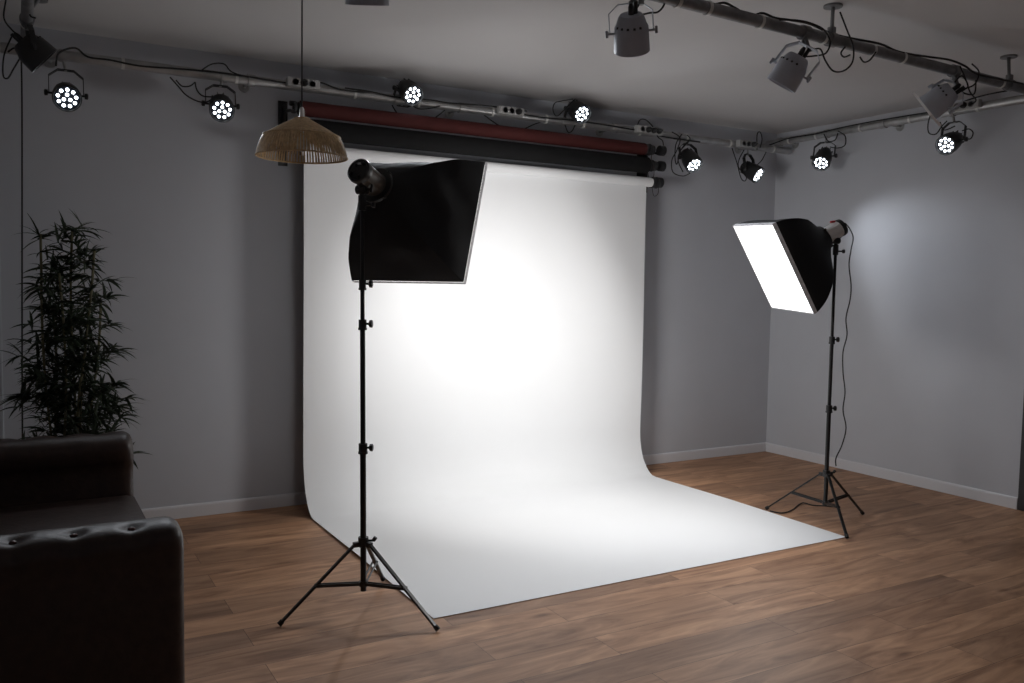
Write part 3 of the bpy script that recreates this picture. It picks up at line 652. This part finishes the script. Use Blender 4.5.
def softbox(label, mnt, az, tilt, rollr, D, w, h, dm, housing, back, watts, spread, hem=.024, wob=0.0, gp=.75, pole_top=None, red=False):
    m = V(mnt); n = V(math.sin(az)*math.cos(tilt), math.cos(az)*math.cos(tilt), math.sin(tilt))
    s, u, f = frame(n); s, u = s*math.cos(rollr)+u*math.sin(rollr), -s*math.sin(rollr)+u*math.cos(rollr)
    o = thing('softbox_light', label, 'softbox', pole_top)
    t0 = .085; r0 = .078; rings = []; NR = 14
    for i in range(NR+1):
        t = i/NR; d = t0+(D-hem-t0)*t; g = t+gp*t*(1-t); k = min(1, t*2.6)
        k = k*k*(3-2*k)
        hw = r0+(w/2-r0)*g; hh = r0+(h/2-r0)*g
        pts = sq(m+f*d, s, u, hw, hh, k, 64)
        if wob:
            pts = [p-f*0+(p-(m+f*d)).normalized()*wob*math.sin(PI*t)*(noise.noise(p*7+V(3, 1, 2))-.3) for p in pts]
        # cloth sags inwards between the rods
        out = []
        for j, p in enumerate(pts):
            a = 2*PI*j/64; e = math.cos(2*a)**2*.02*math.sin(PI*t)**1.0*g
            out.append(p-(p-(m+f*d))*e*1.6)
        rings.append(out)
    bm = new(); loft(bm, rings, False, False); obj('fabric_shell', bm, 'black_fabric', o)
    # grey hem around the front
    bm = new(); loft(bm, [sq(m+f*(D-hem-.001), s, u, w/2+.001, h/2+.001, 1), sq(m+f*D, s, u, w/2+.001, h/2+.001, 1), sq(m+f*D, s, u, w/2-.006, h/2-.006, 1), sq(m+f*(D-.012), s, u, w/2-.006, h/2-.006, 1)], False, False)
    obj('hem', bm, 'hem', o)
    bm = new(); loft(bm, [sq(m+f*(D-.008), s, u, w/2-.004, h/2-.004, 1), sq(m+f*(D-.003), s, u, w/2-.004, h/2-.004, 1)]); obj('diffuser', bm, dm, o, smooth=False)
    ld = bpy.data.lights.new('lamp', 'AREA'); ld.shape = 'RECTANGLE'; ld.size = w-.02; ld.size_y = h-.02; ld.energy = watts; ld.spread = math.radians(spread); ld.color = (1.0, .985, .97)
    lo = bpy.data.objects.new('lamp', ld); C.objects.link(lo); lo.parent = o
    Z = -f; X = s; Y = Z.cross(X); q = m+f*(D-.0025)
    lo.matrix_basis = Matrix(((X.x, Y.x, Z.x, q.x), (X.y, Y.y, Z.y, q.y), (X.z, Y.z, Z.z, q.z), (0, 0, 0, 1))); lo.matrix_parent_inverse = o.matrix_basis.inverted()
    # four spring rods end in tabs on the speed ring
    bm = new(); lathe(bm, m, f, [(.0765, .01), (.0765, .081), (.092, .083), (.092, .01)], 32)
    for sx in (-1, 1):
        for sy in (-1, 1):
            p = m+f*.085+(s*sx+u*sy).normalized()*.080; cyl(bm, p-f*.012, p+f*.02, .007, n=10)
    obj('speed_ring', bm, 'black', o)
    R = .052
    bm = new(); lathe(bm, m, f, [(-.04, R*.96), (-.04, R), (.074, R), (.075, R*1.06), (.085, R*1.06), (.085, R*.8)], 32)
    for k in range(6):
        a = 2*PI*k/6+.3; p = s*math.cos(a)*R+u*math.sin(a)*R; cyl(bm, m+p-f*.038, m+p+f*.07, .0022, n=6)
    obj('housing', bm, housing, o)
    bm = new(); lathe(bm, m-f*.038, -f, [(0, R+.003), (.012, R+.005), (.026, R+.002), (.030, R*.9), (.024, R*.82), (.026, .01)], 32)
    obj('back_panel', bm, back, o)
    for a, rr, zz in ((1.0, .034, .012), (2.2, .03, .010), (3.5, .036, .010), (5.0, .034, .012)):
        p = m-f*.062+(s*math.cos(a)+u*math.sin(a))*rr; bm = new(); cyl(bm, p, p-f*zz, .0085, .007, 12); obj('knob', bm, 'black' if not (red and a == 1.0) else 'red_plastic', o)
    bm = new(); p = m-f*.062+u*.03; bx(bm, p-f*.002, (.018, .008, .006), Matrix((s, u, f)).transposed(), .001); obj('switch', bm, 'white_plastic', o)
    bm = new(); p = m+u*(R+.002); cyl(bm, p-f*.035, p-f*.005+u*.012, .007, n=12); obj('flash_tube_knob', bm, 'red_plastic' if red else 'black', o)
    # tilt bracket down to the stand
    pt = V(pole_top); bm = new()
    cyl(bm, pt+V(0, 0, -.045), pt+V(0, 0, .02), .017, n=18)
    q = s
    jc = pt+V(0, 0, .045)
    cyl(bm, jc-q*.024, jc+q*.024, .020, n=18); cyl(bm, pt+V(0, 0, .01), jc, .012, n=12)
    pm = m-u*(R-.004)-f*.02; cyl(bm, jc, pm, .013, n=12); bx(bm, pm, (.03, .012, .05), Matrix((s, u, f)).transposed(), .003)
    cyl(bm, jc+q*.02, jc+q*.05, .006, n=10); cyl(bm, jc+q*.045-V(0, 0, .012), jc+q*.052+V(0, 0, .022), .006, n=10)
    cyl(bm, pt+V(0, 0, -.02), pt+V(0, 0, -.02)+V(.87, -.5, 0)*.05, .005, n=10); lathe(bm, pt+V(0, 0, -.02)+V(.87, -.5, 0)*.04, (.87, -.5, 0), [(0, .007), (.005, .013), (.016, .013), (.018, .006)], 10)
    obj('tilt_bracket', bm, 'black', o)
    return o, m, s, u, f
s1 = (-4.603, -1.98)
light_stand('black tripod light stand at left, under the softbox seen from behind', s1, 1.835, [(-4.98, -1.969), (-4.40, -2.334), (-4.376, -1.637)], [.75, 1.30, 1.475], lean=(-.009, 0), hub=.315)
softbox('black softbox seen from behind with grey hem, aimed at the white backdrop', (-4.601, -1.978, 1.940), math.radians(54.13), math.radians(-20.0), 0, .497, .616, .614, 'diff1', 'grey_housing', 'black', SOFT_1, 104, wob=.02, gp=.55, pole_top=(-4.62, -1.98, 1.838))
s2 = (-1.45, -1.88)
light_stand('black tripod light stand at right, under the glowing softbox', s2, 1.745, [(-1.591, -1.515), (-1.101, -1.899), (-1.658, -2.219)], [.73, 1.17], hub=.30, brace=.12)
_, m2, ss2, uu2, ff2 = softbox('glowing white softbox at right with black shell and silver lamp head', (-1.446, -1.857, 1.852), math.radians(-70.37), math.radians(-30.28), math.radians(3.07), .477, .513, .612, 'diff2', 'silver', 'black', SOFT_2, 150, pole_top=(-1.45, -1.88, 1.748), red=True)
bm = new(); tl = m2-ff2*.062
pts = [tl, tl-ff2*.03+V(0, 0, .006)]+[V(p) for p in CB['stand2_cable'][2:]]
tube(bm, pts, .0042, 8); tag(obj('cable', bm, 'rubber'), 'wavy black cord hanging from the silver lamp head beside the right stand', 'cable')
bm = new(); tube(bm, CB['stand2_floor'], .0042, 8); tag(obj('cable', bm, 'rubber'), 'black cord lying on the floor under the right tripod', 'cable')

# ------------------------------------------------------------------ chesterfield sofa
SX1 = -5.495; SX0 = -6.36; YN = -2.84; YFAR = -1.08
sofa = thing('chesterfield_sofa', 'dark brown leather sofa with button-tufted arm top at the left edge', 'sofa', (-5.93, -1.95, 0))
def sofa_arm(yo, sgn, seed):
    """rolled arm; yo = outer face y, sgn=+1 when the seat lies towards +y"""
    # cross-section in (distance inwards, height)
    cs = [(0, .10), (0, .30), (0, .55), (-.004, .64), (-.008, .685), (.002, .715), (.03, .732), (.075, .738), (.125, .732), (.165, .708), (.18, .67), (.17, .62), (.145, .57), (.14, .45), (.14, .10)]
    dense = smooth_path([V(0, a, b_) for a, b_ in cs], 5)
    SX1 = globals()['SX1']+(0 if sgn > 0 else .03)
    xs = [SX0+(SX1-SX0)*i/90 for i in range(91)]
    btn = [SX1-.145-.155*k for k in range(6)]; bm = new(); rings = []
    cy_, cz_ = .075, .5
    for i, x in enumerate(xs):
        e = SX1-x; e0 = x-SX0
        rnd = min(e, e0); q = 1.0
        if rnd < .045: q = math.sqrt(max(0, 1-((.045-rnd)/.045)**2))
        rr = []
        for p in dense:
            a, z = p.y, p.z
            sh = .05*(1-q)
            a2 = a+(cy_-a)*(1-q)*.42; z2 = z-(z-.4)*(1-q)*.12 if z > .4 else z
            # tufting: pits at the buttons and creases between them
            d = 0
            if z > .68:
                for xb in btn:
                    dd = math.hypot(x-xb, (a-.055)*1.0)
                    d += .016*math.exp(-(dd/.030)**2)
                    d += .003*math.exp(-((x-xb)/.014)**2)*math.exp(-((a-.0)/.06)**2)
                d -= .0015*math.cos(2*PI*(x-btn[0])/.155)*-1*math.exp(-((z-.75)/.06)**2)*.6
            c_ = V(0, .085, .64); v = V(0, a, z)-c_; v.normalize()
            a2 -= v.y*d; z2 -= v.z*d
            rr.append(V(x, yo+sgn*a2, z2+(0 if sgn > 0 else .018)*(z > .4)))
        rings.append(rr)
    loft(bm, rings); o = obj('arm', bm, 'leather', sofa)
    for xb in btn:
        bm = new(); bmesh.ops.create_uvsphere(bm, u_segments=14, v_segments=8, radius=.011, matrix=Matrix.Translation((xb, yo+sgn*.055, .724)) @ Matrix.Diagonal((1, 1, .6, 1))); obj('button', bm, 'button', o)
sofa_arm(YN, 1, 1); sofa_arm(YFAR+.0, -1, 2)
bm = new(); bx2(bm, (SX0-.02, YN+.02, .10), (SX0+.16, YFAR-.02, .74), .05); obj('backrest', bm, 'leather', sofa)
bm = new(); bx2(bm, (SX0+.1, YN+.13, .10), (SX1-.015, YFAR-.13, .30), .02); obj('seat_base', bm, 'leather', sofa)
for a, b_ in ((YN+.145, -1.965), (-1.955, YFAR-.145)):
    bm = new(); bx2(bm, (SX0+.165, a, .302), (SX1+(.035 if a > -2 else -.005), b_, .475), .045)
    obj('seat_cushion', bm, 'leather', sofa)
for x in (SX0+.06, SX1-.08):
    for y in (YN+.07, YFAR-.07):
        bm = new(); lathe(bm, (x, y, .101), (0, 0, -1), [(0, .03), (.03, .034), (.06, .028), (.10, .018)], 20); obj('leg', bm, 'door', sofa)

# ------------------------------------------------------------------ bamboo plant behind the sofa
px_, py_ = -5.70, -.50
plant = thing('potted_bamboo', 'dark leafy potted bamboo plant behind the sofa', 'plant', (px_, py_, 0))
bm = new(); lathe(bm, (px_, py_, .001), (0, 0, 1), [(0, .10), (0, .115), (.02, .12), (.26, .155), (.30, .16), (.30, .145), (.27, .14)], 32, cap1=False); obj('pot', bm, 'pot', plant)
bm = new(); lathe(bm, (px_, py_, .26), (0, 0, 1), [(0, .14), (.01, .14), (.015, .01)], 24); obj('soil', bm, 'soil', plant)
rnd = random.Random(5)
leaves = new()
def leaf(p, d, L, w):
    d = d.normalized(); s, u, f = frame(d)
    a = rnd.uniform(-.9, .9); s, u = s*math.cos(a)+u*math.sin(a), -s*math.sin(a)+u*math.cos(a)
    prev = None; pos = V(p); dirc = d.copy(); N = 5; vs = []
    for i in range(N+1):
        t = i/N; ww = w*math.sin(PI*min(1, .12+t*.88))**.8*(1-t*.35) if i < N else .0003
        vs.append((leaves.verts.new(pos-s*ww), leaves.verts.new(pos+u*ww*.25), leaves.verts.new(pos+s*ww)))
        dirc = (dirc+V(0, 0, -.16)).normalized(); pos = pos+dirc*L/N
    for i in range(N):
        for j in (0, 1): leaves.faces.new((vs[i][j], vs[i][j+1], vs[i+1][j+1], vs[i+1][j]))
stems = [(-.14, .02, 1.70), (-.05, -.05, 1.50), (.02, .04, 1.73), (.09, -.02, 1.62), (.13, .05, 1.35), (-.09, .06, 1.28), (.05, -.08, 1.10), (-.02, .09, .98)]
for sx, sy, hh in stems:
    b0 = V(px_+sx*.45, py_+sy*.8, .26); tp = V(px_+sx*1.05+.02, py_+sy*1.2, hh)
    pts = [b0.lerp(tp, t)+V(.015*math.sin(t*5+sx*30), .012*math.cos(t*4+sy*40), 0) for t in [i/7 for i in range(8)]]
    bm = new(); tube(bm, pts, .0065, 8)
    for i in range(1, 8): lathe(bm, pts[i]-V(0, 0, .004), (0, 0, 1), [(0, .006), (.003, .0085), (.006, .0085), (.009, .006)], 8)
    obj('stem', bm, 'stem', plant)
    z = .50
    while z < hh+.01:
        t = (z-.26)/(hh-.26); base = b0.lerp(tp, min(t, 1))
        a = rnd.uniform(0, 2*PI); ln = rnd.uniform(.06, .25)*(1.0 if z < hh-.2 else .6)
        if abs(math.cos(a)) < .35: a += .6
        dirn = V(math.cos(a), math.sin(a)*.75, rnd.uniform(.15, .7)).normalized(); tip = base+dirn*ln
        pm = base.lerp(tip, .5)+V(0, 0, .015); tube(leaves, [base, pm, tip], .0017, 4, sub=3)
        for c_, nn in ((base, 4), (base.lerp(tip, .5), 5), (tip, rnd.randint(8, 11))):
            for k in range(nn):
                ang = rnd.uniform(0, 2*PI); el = rnd.uniform(-.55, .75)
                dl = (V(math.cos(ang)*math.cos(el), math.sin(ang)*math.cos(el), math.sin(el))+dirn*.75).normalized()
                leaf(c_+V(rnd.uniform(-.012, .012), rnd.uniform(-.012, .012), rnd.uniform(-.01, .01)), dl, rnd.uniform(.08, .15), rnd.uniform(.006, .0105))
        z += rnd.uniform(.042, .075)
    for k in range(9):
        ang = rnd.uniform(0, 2*PI); leaf(tp, V(math.cos(ang), math.sin(ang), rnd.uniform(.2, 1.3)), rnd.uniform(.08, .13), .006)
o = obj('foliage', leaves, 'leaf', plant, smooth=False)
